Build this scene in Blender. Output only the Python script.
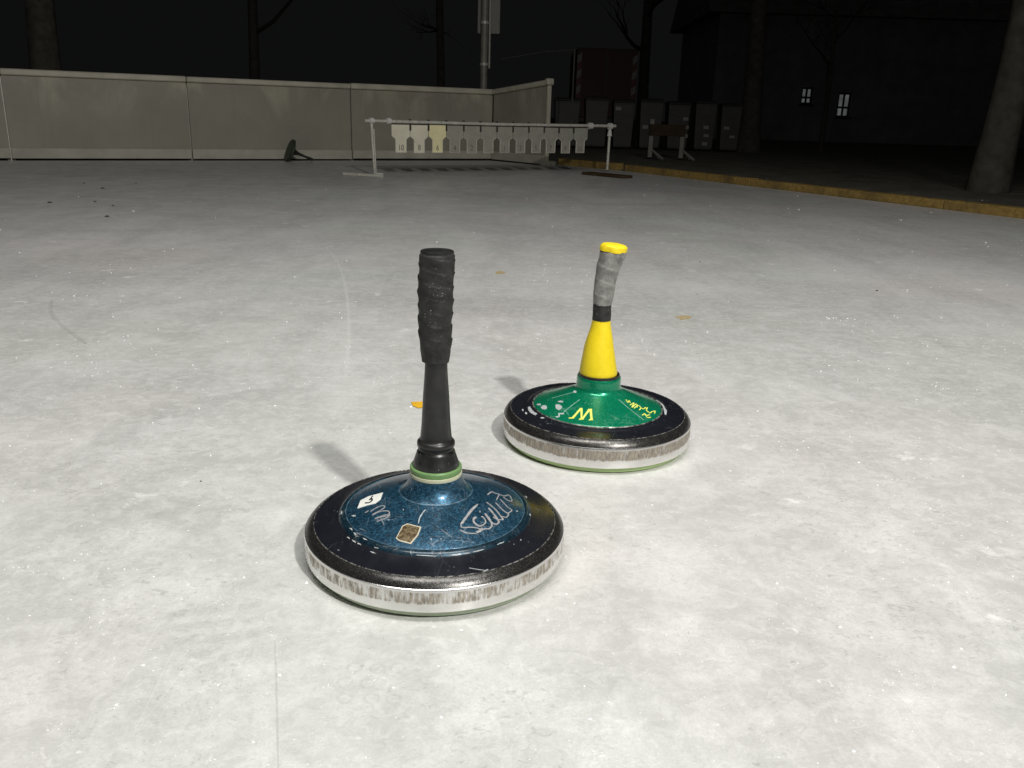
import bpy, bmesh, math, random
from math import sin, cos, tan, pi, radians, sqrt, atan2, floor
from mathutils import Vector, Matrix

for o in list(bpy.data.objects):
    bpy.data.objects.remove(o, do_unlink=True)
S = bpy.context.scene
COL = S.collection
random.seed(11)

# ------------------------------------------------------------------ camera
FPX, PW, PH = 850.0, 1024, 768
PITCH, ROLL, CH = radians(17.56), radians(1.75), 0.47
FW = Vector((0, cos(PITCH), -sin(PITCH)))
R0 = Vector((1, 0, 0)); U0 = Vector((0, sin(PITCH), cos(PITCH)))
RT = R0 * cos(ROLL) + U0 * sin(ROLL)
UP = -R0 * sin(ROLL) + U0 * cos(ROLL)
CP = Vector((0, 0, CH))
cam = bpy.data.cameras.new('camera'); camo = bpy.data.objects.new('camera', cam); COL.objects.link(camo)
cam.sensor_width = 36; cam.lens = FPX / PW * 36; cam.clip_start = .02; cam.clip_end = 500
camo.matrix_world = Matrix(((RT.x, UP.x, -FW.x, CP.x), (RT.y, UP.y, -FW.y, CP.y), (RT.z, UP.z, -FW.z, CP.z), (0, 0, 0, 1)))
S.camera = camo

# ------------------------------------------------------------------ night sky, rink floodlight, exposure
w = bpy.data.worlds.new('World'); S.world = w; w.use_nodes = True
bgn = w.node_tree.nodes['Background']
bgn.inputs['Color'].default_value = (0.97, 1.0, 1.0, 1); bgn.inputs['Strength'].default_value = 0.0044
def aim(o, p): o.rotation_euler = (Vector(p) - o.location).to_track_quat('-Z', 'Y').to_euler()
# mast floodlight behind the photographer (throws the handle shadows) plus an added soft overhead fill with no visible source
ld = bpy.data.lights.new('floodlight', 'SPOT'); ld.energy = 760; ld.shadow_soft_size = .10; ld.color = (1.0, .98, .945)
ld.spot_size = radians(98); ld.spot_blend = 1.0
lo = bpy.data.objects.new('floodlight', ld); COL.objects.link(lo); lo.location = (1.75, -1.95, 3.5); aim(lo, (-.25, 1.9, 0))
ld = bpy.data.lights.new('fill_light', 'AREA'); ld.shape = 'RECTANGLE'; ld.size = 2.6; ld.size_y = .9; ld.energy = 97; ld.color = (1.0, .985, .955)
lo = bpy.data.objects.new('fill_light', ld); COL.objects.link(lo); lo.location = (0, .35, 3.45); aim(lo, (0, 1.6, 0))
S.view_settings.view_transform = 'Standard'; S.view_settings.look = 'None'
S.view_settings.exposure = 0; S.view_settings.gamma = 1
S.render.resolution_x = PW; S.render.resolution_y = PH

# ------------------------------------------------------------------ pixel helpers (a pixel gives a direction, a surface the distance)
def ray(x, y): return FW + RT * ((x - 512) / FPX) - UP * ((y - 384) / FPX)
def gnd(x, y, z=0.0):
    d = ray(x, y); return CP + d * ((z - CH) / d.z)
def at_depth(x, y, Y):
    d = ray(x, y); return CP + d * (Y / d.y)
def on_plane(x, y, p, n):
    d = ray(x, y); return CP + d * ((p - CP).dot(n) / d.dot(n))

# ------------------------------------------------------------------ node helper
class N:
    def __init__(s, name):
        s.m = bpy.data.materials.new(name); s.m.use_nodes = True
        s.t = s.m.node_tree; s.b = s.t.nodes['Principled BSDF']; s.out = s.t.nodes['Material Output']
    def n(s, kind, **kw):
        q = s.t.nodes.new(kind)
        for k, v in kw.items(): setattr(q, k, v)
        return q
    def l(s, a, b): s.t.links.new(a, b)
    def put(s, sock, v):
        if hasattr(v, 'is_output'): s.l(v, sock)
        elif isinstance(v, (tuple, list)) and sock.type == 'RGBA' and len(v) == 3: sock.default_value = (*v, 1)
        else: sock.default_value = v
    def obj(s): return s.n('ShaderNodeTexCoord').outputs['Object']
    def uv(s): return s.n('ShaderNodeTexCoord').outputs['UV']
    def mapp(s, vec, scale=(1, 1, 1), rot=(0, 0, 0), loc=(0, 0, 0)):
        q = s.n('ShaderNodeMapping'); s.l(vec, q.inputs['Vector'])
        q.inputs['Scale'].default_value = scale; q.inputs['Rotation'].default_value = rot; q.inputs['Location'].default_value = loc
        return q.outputs['Vector']
    def noise(s, vec, scale, detail=4, rough=.55, dist=0):
        q = s.n('ShaderNodeTexNoise'); s.l(vec, q.inputs['Vector'])
        q.inputs['Scale'].default_value = scale; q.inputs['Detail'].default_value = detail
        q.inputs['Roughness'].default_value = rough; q.inputs['Distortion'].default_value = dist
        return q.outputs['Fac']
    def voro(s, vec, scale, feature='F1', out='Distance'):
        q = s.n('ShaderNodeTexVoronoi', feature=feature); s.l(vec, q.inputs['Vector']); q.inputs['Scale'].default_value = scale
        return q.outputs[out]
    def rng(s, v, a, b, c=0., d=1.):
        q = s.n('ShaderNodeMapRange'); s.put(q.inputs['Value'], v)
        for i, x in zip((1, 2, 3, 4), (a, b, c, d)): q.inputs[i].default_value = x
        return q.outputs['Result']
    def math(s, op, a, b=0.):
        q = s.n('ShaderNodeMath', operation=op); s.put(q.inputs[0], a); s.put(q.inputs[1], b); return q.outputs[0]
    def mix(s, f, a, b, mode='MIX'):
        q = s.n('ShaderNodeMix', data_type='RGBA', blend_type=mode)
        s.put(q.inputs[0], f); s.put(q.inputs[6], a); s.put(q.inputs[7], b); return q.outputs[2]
    def set(s, **kw):
        nm = dict(color='Base Color', rough='Roughness', metal='Metallic', spec='Specular IOR Level', coat='Coat Weight',
                  coatr='Coat Roughness', trans='Transmission Weight', ior='IOR', alpha='Alpha', normal='Normal', sss='Subsurface Weight',
                  emit='Emission Color', emits='Emission Strength')
        for k, v in kw.items(): s.put(s.b.inputs[nm[k]], v)
        return s
    def bump(s, h, strength=.3, dist=.002):
        q = s.n('ShaderNodeBump'); s.put(q.inputs['Height'], h); q.inputs['Strength'].default_value = strength; q.inputs['Distance'].default_value = dist
        s.l(q.outputs['Normal'], s.b.inputs['Normal']); return s

M = {}
def plain(name, col, rough=.6, metal=0., var=.25, scale=8., spec=.4, bump=0., bscale=None):
    q = N(name); c = q.obj(); nz = q.noise(c, scale, 5, .6)
    dark = tuple(v * (1 - var) for v in col); lite = tuple(min(1, v * (1 + var)) for v in col)
    q.set(color=q.mix(q.rng(nz, .3, .7), dark, lite), metal=metal, spec=spec, rough=q.rng(nz, .2, .8, max(0, rough - .08), min(1, rough + .1)))
    if bump: q.bump(q.noise(c, bscale or scale * 4, 5), bump, .004)
    M[name] = q.m; return q.m

# ice ---------------------------------------------------------------
q = N('ice'); c = q.obj()
swv = q.mapp(c, (1.0, .30, 1), (0, 0, radians(-28)))        # resurfacing sweeps run along the lanes
sw2 = q.mapp(c, (1.0, .22, 1), (0, 0, radians(52)))
big = q.noise(c, 1.1, 5, .6, .6); sweep = q.noise(swv, 5.5, 5, .62, .4); sweep2 = q.noise(sw2, 4.0, 4, .6, .3)
med = q.noise(c, 9, 6, .68, .5); fine = q.noise(c, 46, 6, .72, .6); grain = q.noise(c, 420, 3, .7)
base = q.mix(q.rng(big, .32, .68), (.54, .538, .515), (.72, .72, .70))
base = q.mix(q.math('MULTIPLY', q.rng(sweep, .48, .68), .42), base, (.40, .40, .385))
base = q.mix(q.math('MULTIPLY', q.rng(sweep2, .48, .70), .42), base, (.42, .42, .405))
base = q.mix(q.math('MULTIPLY', q.rng(med, .50, .66), .42), base, (.44, .445, .425))
base = q.mix(q.math('MULTIPLY', q.rng(med, .50, .34), .55), base, (.84, .838, .82))
wet = q.noise(q.mapp(c, (.45, 1.0, 1), (0, 0, radians(-33)), (4, 2, 0)), 1.5, 5, .6, .8)
base = q.mix(q.math('MULTIPLY', q.rng(wet, .52, .68), .32), base, (.33, .33, .315))
# grey wet pits and flakes in patches
patch = q.rng(q.noise(c, 3.2, 4, .6), .42, .58)
pits = q.math('MULTIPLY', q.rng(q.noise(q.mapp(c, (1, 1.6, 1), (0, 0, -.5)), 62, 6, .74, 1.4), .555, .64), patch)
base = q.mix(q.math('MULTIPLY', pits, .66), base, (.36, .36, .34))
pit2 = q.math('MULTIPLY', q.rng(q.noise(c, 150, 4, .7, .8), .60, .66), q.rng(q.noise(c, 6, 3), .48, .60))
base = q.mix(q.math('MULTIPLY', pit2, .55), base, (.33, .33, .31))
frost = q.math('MULTIPLY', q.rng(q.noise(q.mapp(c, (1, 1.7, 1), (0, 0, .7)), 19, 6, .7, .6), .57, .74), q.rng(q.noise(c, 2.6, 3), .44, .60))
base = q.mix(q.math('MULTIPLY', frost, .80), base, (.93, .93, .91))
vb = q.n('ShaderNodeTexVoronoi'); dv = q.n('ShaderNodeVectorMath', operation='ADD'); nzc = q.n('ShaderNodeTexNoise'); q.l(c, nzc.inputs['Vector']); nzc.inputs['Scale'].default_value = 38; nzc.inputs['Detail'].default_value = 5
sc_ = q.n('ShaderNodeVectorMath', operation='SCALE'); q.l(nzc.outputs['Color'], sc_.inputs[0]); sc_.inputs['Scale'].default_value = .07
q.l(c, dv.inputs[0]); q.l(sc_.outputs[0], dv.inputs[1]); q.l(dv.outputs[0], vb.inputs['Vector']); vb.inputs['Scale'].default_value = 9.5
vs = q.n('ShaderNodeSeparateColor'); q.l(vb.outputs['Color'], vs.inputs[0])
blob = q.math('MULTIPLY', q.rng(q.math('ADD', vb.outputs['Distance'], q.math('MULTIPLY', q.noise(c, 120, 4, .7), .30)), .32, .22), q.rng(vs.outputs[0], .70, .82))
base = q.mix(q.math('MULTIPLY', blob, .75), base, (.95, .95, .93))
fr2 = q.math('MULTIPLY', q.rng(q.noise(c, 70, 5, .7, .8), .60, .67), q.rng(q.noise(c, 5, 3), .46, .60))
base = q.mix(q.math('MULTIPLY', fr2, .55), base, (.93, .93, .91))
base = q.mix(q.math('MULTIPLY', q.rng(q.noise(c, 170, 4, .72), .44, .60), .20), base, (.44, .44, .425))
base = q.mix(q.math('MULTIPLY', q.rng(fine, .46, .62), .28), base, (.86, .86, .84))
base = q.mix(q.math('MULTIPLY', q.rng(grain, .42, .66), .26), base, (.46, .46, .44))
# thin scratches
scr = q.voro(q.mapp(c, (1.0, .05, 1), (0, 0, radians(-24))), 26, 'DISTANCE_TO_EDGE')
scrm = q.math('MULTIPLY', q.rng(scr, .010, .0), q.rng(q.noise(c, 4, 3), .52, .62))
base = q.mix(q.math('MULTIPLY', scrm, .22), base, (.86, .86, .84))
# faint tint drifting between pinkish and greenish
base = q.mix(.55, base, q.mix(q.rng(q.noise(c, .9, 2), .40, .60), (.972, 1.0, .975), (1.0, .955, .96)), 'MULTIPLY')
hgt = q.math('ADD', q.math('MULTIPLY', fine, .6), q.math('ADD', q.math('MULTIPLY', med, .6), q.math('MULTIPLY', grain, .16)))
q.set(color=base, rough=q.rng(med, .3, .7, .30, .50), spec=.5).bump(hgt, .32, .0035)
M['ice'] = q.m
q = N('ice_crumb'); q.set(color=(.93, .94, .94), rough=.25, spec=.6); M['ice_crumb'] = q.m

def see_through(name, col, k):
    q = N(name); q.set(color=col, rough=.6, spec=.2)
    tr = q.n('ShaderNodeBsdfTransparent'); mx = q.n('ShaderNodeMixShader')
    f = q.rng(q.noise(q.obj(), 90, 4, .7), .35, .65, k * .35, min(1, k * 1.5))
    q.l(f, mx.inputs[0]); q.l(tr.outputs[0], mx.inputs[1]); q.l(q.b.outputs[0], mx.inputs[2]); q.l(mx.outputs[0], q.out.inputs['Surface'])
    M[name] = q.m
see_through('scratch_white', (.90, .90, .88), .26)
see_through('print_grey', (.42, .42, .405), .075)
see_through('crack_grey', (.42, .42, .40), .15)
see_through('faint_orange', (.62, .42, .07), .42)
plain('orange_paint', (.80, .46, .03), .5, 0, .1, 60)
plain('dirt', (.07, .062, .05), .7, 0, .3, 200)

# curling-style ice stocks -------------------------------------------------
def lacquer(name, col, dark, flake=700., metal=.55, scuff=.5, blotch=.75, r0=.32):
    q = N(name); c = q.obj(); u = q.uv()
    fl = q.voro(c, flake, 'F1', 'Color'); sp = q.n('ShaderNodeSeparateColor'); q.l(fl, sp.inputs[0])
    b = q.mix(q.rng(sp.outputs[0], .15, .9), dark, col)
    b = q.mix(q.math('MULTIPLY', q.rng(q.noise(c, 260, 5, .75), .47, .60), blotch), b, tuple(v * .22 for v in col))
    # hair scratches and chips
    s1 = q.rng(q.voro(q.mapp(c, (1, .12, 1), (0, 0, .6)), 110, 'DISTANCE_TO_EDGE'), .012, 0)
    s2 = q.rng(q.voro(q.mapp(c, (.1, 1, 1), (0, 0, .3)), 90, 'DISTANCE_TO_EDGE'), .010, 0)
    sm = q.math('MULTIPLY', q.math('MAXIMUM', s1, s2), q.rng(q.noise(c, 30, 3), .5, .62))
    b = q.mix(q.math('MULTIPLY', sm, scuff), b, (.50, .53, .54))
    ch = q.math('MULTIPLY', q.rng(q.noise(c, 170, 4, .7), .665, .685), q.rng(q.noise(c, 24, 2), .50, .58))
    b = q.mix(q.math('MULTIPLY', ch, scuff), b, (.62, .63, .62))
    q.set(color=b, metal=q.math('SUBTRACT', metal, q.math('MULTIPLY', q.math('MAXIMUM', sm, ch), metal)),
          rough=q.rng(q.noise(c, 60, 4), .3, .7, r0, r0 + .12), coat=.5, coatr=.12, spec=.5)
    q.bump(q.math('ADD', q.noise(c, 300, 3), q.math('MULTIPLY', ch, -1.)), .12, .0006)
    M[name] = q.m
lacquer('blue_lacquer', (.045, .155, .255), (.012, .048, .088))
lacquer('teal_ridge', (.016, .055, .085), (.010, .030, .048), 700, .45, .9)
lacquer('green_lacquer', (.006, .33, .16), (.003, .22, .11), 900, .45, .35, .15, .22)
def black_body(name, gloss):
    q = N(name); c = q.obj(); u = q.uv()
    b = (.010, .011, .016)
    st = q.rng(q.voro(q.mapp(c, (1, .08, 1), (0, 0, -.5)), 120, 'DISTANCE_TO_EDGE'), .012, 0)
    sm = q.math('MULTIPLY', st, q.rng(q.noise(c, 28, 3), .54, .64))
    ch = q.math('MULTIPLY', q.rng(q.noise(c, 210, 4, .7), .66, .69), q.rng(q.noise(c, 18, 2), .50, .60))
    k = q.math('MAXIMUM', q.math('MULTIPLY', sm, .25), q.math('MULTIPLY', ch, .5))
    b = q.mix(k, b, (.45, .46, .46))
    q.set(color=b, rough=q.rng(q.noise(c, 45, 4), .3, .7, .22, .40), spec=.5, coat=.35, coatr=.15)
    q.bump(q.noise(c, 500, 3), .1, .0005); M[name] = q.m
black_body('black_lacquer', 1)
def worn_bevel(name, lift):
    q = N(name); c = q.obj(); u = q.uv()
    n1 = q.noise(c, 700, 4, .75); n2 = q.noise(q.mapp(u, (110, 2.2, 1)), 1.0, 5, .7)
    b = q.mix(q.rng(n1, .42, .72), (.035, .034, .033), (.16, .155, .147))
    b = q.mix(q.math('MULTIPLY', q.rng(n2, .52, .70), lift), b, (.20, .185, .155))
    q.set(color=b, metal=.8, rough=q.rng(n1, .3, .7, .24, .36), spec=.5).bump(n1, .14, .0005); M[name] = q.m
worn_bevel('worn_bevel', .35); worn_bevel('worn_bevel_brown', .8)
def chrome(name, rustiness):
    q = N(name); u = q.uv(); c = q.obj()
    sx = q.n('ShaderNodeSeparateXYZ'); q.l(u, sx.inputs[0]); v = sx.outputs[1]
    n1 = q.noise(q.mapp(u, (230, 1.6, 1)), 1.0, 4, .62); n2 = q.noise(q.mapp(u, (60, 2.2, 1)), 1.0, 4, .6)
    band = q.math('MULTIPLY', q.rng(v, .34, .56), q.rng(v, .95, .86))
    edge = q.math('MULTIPLY', band, q.math('ADD', q.math('MULTIPLY', n1, .75), q.math('MULTIPLY', n2, .45)))
    rm = q.rng(edge, .58 - rustiness, .72 - rustiness)
    tone = q.mix(q.rng(q.noise(q.mapp(u, (330, 3.5, 1)), 1, 5, .75), .40, .60), (.36, .29, .19), (.075, .058, .038))
    col = q.mix(q.math('MULTIPLY', rm, .78), (.74, .735, .72), tone)
    spots = q.rng(q.noise(q.mapp(u, (150, 6, 1), (0, 0, 0), (3, 7, 0)), 1, 4, .7), .68, .72)
    col = q.mix(q.math('MULTIPLY', spots, .6), col, (.20, .19, .17))
    q.set(color=col, metal=q.rng(rm, 0, 1, .95, .45), rough=q.rng(rm, 0, 1, .24, .50)).bump(n1, .12, .0006); M[name] = q.m
chrome('chrome', .06); chrome('chrome_rusty', .16)
q = N('green_sole'); q.set(color=(.52, .60, .45), rough=.35, spec=.4, sss=.3); q.b.inputs['Subsurface Radius'].default_value = (.01, .02, .008)
q.b.inputs['Subsurface Scale'].default_value = .5; M['green_sole'] = q.m
q = N('lime_sole'); q.set(color=(.46, .62, .28), rough=.35, spec=.4); M['lime_sole'] = q.m
plain('collar_green', (.16, .29, .11), .42, 0, .12, 120); plain('collar_cream', (.62, .62, .44), .4, 0, .1, 90)
q = N('black_plastic'); c = q.obj()
sc = q.math('MULTIPLY', q.rng(q.noise(q.mapp(c, (1, 1, .45)), 260, 4, .7), .655, .69), q.rng(q.noise(c, 45, 2), .48, .60))
q.set(color=q.mix(q.math('MULTIPLY', sc, .6), q.mix(q.rng(q.noise(c, 60, 4), .35, .65), (.009, .0095, .010), (.021, .021, .021)), (.36, .36, .35)),
      rough=q.rng(q.noise(c, 70, 4), .3, .7, .28, .45), spec=.55).bump(q.noise(c, 240, 4), .2, .0008); M['black_plastic'] = q.m
def tape(name, col, hi, dots):
    q = N(name); c = q.obj()
    b = q.mix(q.rng(q.noise(c, 90, 5, .65), .35, .68), tuple(v * .7 for v in col), hi)
    d = q.math('MULTIPLY', q.rng(q.noise(c, 520, 2), .69, .73), q.rng(q.noise(c, 40, 2), .44, .54))
    b = q.mix(q.math('MULTIPLY', d, dots), b, (.55, .55, .53))
    q.set(color=b, rough=.62, spec=.35).bump(q.math('ADD', q.noise(c, 700, 3), q.noise(q.mapp(c, (1, 1, 3)), 90, 3)), .35, .0008); M[name] = q.m
tape('black_tape', (.018, .018, .018), (.036, .036, .035), .7)
tape('grey_tape', (.23, .228, .215), (.33, .325, .305), .15)
plain('yellow_plastic', (.86, .66, .015), .42, 0, .06, 70, .45, .1, 300)
plain('yellow_tape', (.92, .70, .02), .5, 0, .08, 90, .4, .15, 200)
plain('white_sticker', (.82, .82, .76), .45, 0, .06, 120)
q = N('brown_sticker'); c = q.obj()
q.set(color=q.mix(q.rng(q.noise(c, 330, 4, .7), .42, .6), (.07, .045, .02), (.26, .20, .11)), metal=.3, rough=.4); M['brown_sticker'] = q.m
plain('sticker_edge', (.55, .50, .38), .4, 0, .15, 200)
plain('ink_black', (.01, .01, .01), .5, 0, .1, 90)
plain('lettering_silver', (.34, .335, .335), .45, .1, .30, 260)
plain('lettering_yellow', (.80, .82, .16), .5, 0, .15, 200)
plain('chip_white', (.44, .475, .475), .55, 0, .45, 500)
q = N('edge_metal'); c = q.obj(); n1 = q.noise(c, 160, 4, .7)
q.set(color=q.mix(q.rng(n1, .42, .62), (.03, .03, .03), (.42, .41, .38)), metal=.5, rough=.4); M['edge_metal'] = q.m
plain('seam_pale', (.22, .42, .33), .4, 0, .3, 120)
plain('seam_blue', (.075, .14, .19), .4, .2, .75, 120)

# surroundings -------------------------------------------------------
q = N('barrier_panel'); c = q.obj()
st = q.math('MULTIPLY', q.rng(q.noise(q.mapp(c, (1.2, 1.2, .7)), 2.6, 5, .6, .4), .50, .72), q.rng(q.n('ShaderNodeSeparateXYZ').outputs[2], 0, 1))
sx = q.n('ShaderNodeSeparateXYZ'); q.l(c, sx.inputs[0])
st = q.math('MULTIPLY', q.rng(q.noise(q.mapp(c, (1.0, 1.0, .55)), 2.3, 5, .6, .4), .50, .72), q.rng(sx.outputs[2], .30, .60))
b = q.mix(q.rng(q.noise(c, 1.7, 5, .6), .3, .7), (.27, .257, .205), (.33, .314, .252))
b = q.mix(q.math('MULTIPLY', st, .60), b, (.66, .61, .48))  # pale upper blotches: lamp reflections painted into the panel colour
b = q.mix(q.math('MULTIPLY', q.rng(q.noise(q.mapp(c, (9, 9, .6)), 3, 5, .7), .55, .75), .25), b, (.15, .143, .115))
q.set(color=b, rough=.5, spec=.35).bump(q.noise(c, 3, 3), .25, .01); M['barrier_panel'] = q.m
plain('barrier_trim', (.50, .47, .38), .5, 0, .16, 6); plain('barrier_kick', (.42, .405, .335), .5, 0, .18, 5)
plain('galvanised', (.60, .58, .51), .42, .2, .18, 30); plain('plate_grey', (.40, .39, .325), .5, .2, .10, 14)
plain('plate_glare_cream', (.80, .755, .60), .5, .1, .08, 14); plain('plate_glare_yellow', (.93, .84, .50), .5, .1, .10, 14)  # reflected light on the three brighter plates, painted in as paler colour
plain('plate_edge', (.60, .58, .50), .45, .2, .1, 14)
plain('plate_number', (.16, .16, .135), .6, 0, .2, 60); plain('clip_dark', (.07, .068, .06), .5, .4, .2, 40)
plain('white_clamp', (.62, .61, .57), .5, 0, .1, 30)
q = N('wood'); c = q.obj()
g = q.noise(q.mapp(c, (2.2, 26, 26)), 1.6, 6, .65, .6)
b = q.mix(q.rng(g, .3, .7), (.20, .125, .035), (.40, .275, .085))
b = q.mix(q.math('MULTIPLY', q.rng(q.noise(c, 5, 4), .5, .68), .6), b, (.10, .072, .036))
q.set(color=b, rough=.75, spec=.25).bump(g, .4, .003); M['wood'] = q.m
plain('brown_board', (.055, .036, .018), .75, 0, .35, 12, .2)
q = N('dark_ground'); c = q.obj()
b = q.mix(q.rng(q.noise(c, 3, 6, .65), .35, .65), (.15, .147, .122), (.26, .25, .205))
b = q.mix(q.math('MULTIPLY', q.rng(q.noise(c, 40, 5, .7), .5, .7), .5), b, (.09, .09, .07))
q.set(color=b, rough=.95, spec=.1).bump(q.noise(c, 30, 6, .7), .8, .03); M['dark_ground'] = q.m
plain('bark', (.11, .102, .085), .9, 0, .35, 9, .15, .8, 20); plain('twig', (.06, .052, .042), .9, 0, .3, 20, .15)
plain('bin_plastic', (.115, .112, .10), .55, 0, .2, 5); plain('bin_lid', (.055, .054, .05), .5, 0, .2, 6)
plain('rubber', (.02, .02, .02), .8, 0, .2, 20); plain('rope_grey', (.16, .155, .14), .7, 0, .2, 20); plain('label_white', (.42, .41, .37), .5, 0, .1, 20)
plain('trailer_red', (.085, .045, .035), .6, 0, .25, 5); plain('stripe_red', (.14, .03, .025), .5, 0, .1, 20); plain('stripe_white', (.26, .255, .24), .5, 0, .1, 20)
plain('house_wall', (.36, .36, .37), .9, 0, .2, 2, .1); plain('house_roof', (.30, .28, .27), .8, 0, .3, 3, .1)
plain('window_frame', (.05, .048, .045), .7, 0, .2, 10)
q = N('lit_pane'); q.set(color=(.02, .02, .02), rough=.3, emit=(.92, 1.0, .96), emits=q.rng(q.noise(q.obj(), 5, 3), .3, .7, .045, .09)); M['lit_pane'] = q.m
q = N('far_bulb'); q.set(color=(.8, .8, .8), emit=(.9, .95, 1), emits=2.2); M['far_bulb'] = q.m
plain('pole_steel', (.26, .25, .215), .55, .25, .25, 14); plain('grey_box', (.25, .245, .215), .6, 0, .15, 9)
plain('dark_green_stock', (.035, .05, .028), .5, 0, .25, 30); plain('dark_stock', (.02, .02, .018), .5, 0, .25, 30)

# ------------------------------------------------------------------ object helpers
def tag(o, label=None, cat=None, group=None, kind=None):
    for k, v in (('label', label), ('category', cat), ('group', group), ('kind', kind)):
        if v: o[k] = v
    return o
def empty(name, loc=(0, 0, 0), rot=(0, 0, 0)):
    o = bpy.data.objects.new(name, None); COL.objects.link(o); o.location = loc; o.rotation_euler = rot; o.empty_display_size = .05
    return o
def mesh(name, V, F, mat, parent=None, smooth=False, uv=None, origin=None):
    if origin is not None: V = [Vector(v) - Vector(origin) for v in V]
    me = bpy.data.meshes.new(name); me.from_pydata([tuple(v) for v in V], [], F)
    if uv:
        ul = me.uv_layers.new(name='UVMap'); i = 0
        for f in uv:
            for c in f: ul.data[i].uv = c; i += 1
    me.materials.append(M[mat] if isinstance(mat, str) else mat)
    if smooth:
        me.polygons.foreach_set('use_smooth', [True] * len(me.polygons))
    o = bpy.data.objects.new(name, me); COL.objects.link(o)
    if parent: o.parent = parent
    return o
def sharp(o, ang=35):
    bm = bmesh.new(); bm.from_mesh(o.data); bmesh.ops.recalc_face_normals(bm, faces=bm.faces)
    for e in bm.edges:
        if len(e.link_faces) == 2 and e.calc_face_angle(0) > radians(ang): e.smooth = False
    bm.to_mesh(o.data); bm.free(); return o
def lathe(name, prof, mat, parent, n=96, off=None, rmod=None, close=False, ang=32):
    """prof: list of (r, z); off(z)->(dx,dy); rmod(a,z,r)->r"""
    V, F, UVs = [], [], []
    L = [0]
    for (r0, z0), (r1, z1) in zip(prof, prof[1:]): L.append(L[-1] + sqrt((r1 - r0) ** 2 + (z1 - z0) ** 2))
    T = L[-1] or 1
    for r, z in prof:
        dx, dy = off(z) if off else (0, 0)
        for k in range(n):
            a = 2 * pi * k / n; rr = rmod(a, z, r) if rmod else r
            V.append((rr * cos(a) + dx, rr * sin(a) + dy, z))
    m = len(prof)
    for i in range(m - 1):
        for k in range(n):
            k2 = (k + 1) % n
            F.append((i * n + k, i * n + k2, (i + 1) * n + k2, (i + 1) * n + k))
            u0, u1 = k / n, (k + 1) / n
            UVs.append(((u0, L[i] / T), (u1, L[i] / T), (u1, L[i + 1] / T), (u0, L[i + 1] / T)))
    if close:
        for i in (0, m - 1):
            f = tuple(range(i * n, i * n + n)); F.append(f if i else f[::-1]); UVs.append([(0, 0)] * n)
    o = mesh(name, V, F, mat, parent, True, UVs)
    bm = bmesh.new(); bm.from_mesh(o.data)
    for e in bm.edges:
        if len(e.link_faces) == 2 and e.calc_face_angle(0) > radians(ang): e.smooth = False
    bm.to_mesh(o.data); bm.free()
    return o
def box_vf(x0, x1, y0, y1, z0, z1):
    V = [(x, y, z) for z in (z0, z1) for y in (y0, y1) for x in (x0, x1)]
    F = [(0, 2, 3, 1), (4, 5, 7, 6), (0, 1, 5, 4), (2, 6, 7, 3), (0, 4, 6, 2), (1, 3, 7, 5)]
    return V, F
def bevel(o, w, seg=2):
    bm = bmesh.new(); bm.from_mesh(o.data)
    bmesh.ops.bevel(bm, geom=list(bm.edges), offset=w, segments=seg, affect='EDGES', profile=.6)
    bm.to_mesh(o.data); bm.free(); return o
def frame_mesh(name, V, F, mat, parent, P, ux, uy, uz, origin, bev=0, seg=1):
    """local coords -> world frame at P with axes -> relative to origin"""
    W = [P + ux * v[0] + uy * v[1] + uz * v[2] for v in map(Vector, V)]
    o = mesh(name, W, F, mat, parent, origin=origin)
    if bev: bevel(o, bev, seg)
    return o
def tube(name, pts, rad, mat, parent=None, n=10, origin=None, smooth=True):
    pts = [Vector(p) for p in pts]; V, F = [], []
    for i, p in enumerate(pts):
        d = (pts[min(i + 1, len(pts) - 1)] - pts[max(i - 1, 0)]).normalized()
        s = d.orthogonal().normalized() if i == 0 else (s - d * s.dot(d)).normalized()
        t = d.cross(s); r = rad[i] if isinstance(rad, (list, tuple)) else rad
        for k in range(n):
            a = 2 * pi * k / n; V.append(p + s * (r * cos(a)) + t * (r * sin(a)))
    for i in range(len(pts) - 1):
        for k in range(n):
            k2 = (k + 1) % n; F.append((i * n + k, i * n + k2, (i + 1) * n + k2, (i + 1) * n + k))
    F.append(tuple(range(n))[::-1]); F.append(tuple(range((len(pts) - 1) * n, len(pts) * n)))
    o = mesh(name, V, F, mat, parent, smooth, origin=origin); return sharp(o, 40) if smooth else o
UZ = Vector((0, 0, 1))

# ------------------------------------------------------------------ the setting: ground, ice
GZ = -.03
wl = gnd(0, 160.5); wc = gnd(490, 160.5); we = gnd(543, 165.0)
wd = (wc - wl).normalized(); wfar = wl - wd * 7.0
c1 = gnd(1024, 219); c0 = gnd(620, 170.5); cb = gnd(556, 164.5)
cd = (c1 - c0).normalized(); cnear = c1 + cd * 9.5
gv = []; gf = []; ng = 60
mesh('ground', [(-220, -60, GZ), (220, -60, GZ), (220, 260, GZ), (-220, 260, GZ)], [(0, 1, 2, 3)], 'dark_ground')['kind'] = 'structure'
outline = [wfar, wc, we, cb, c0, cnear, Vector((cnear.x, -6, 0)), Vector((wfar.x, -6, 0))]
ice = mesh('ice_rink', [(p.x, p.y, 0) for p in outline], [tuple(range(len(outline)))[::-1]], 'ice'); ice['kind'] = 'structure'

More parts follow.
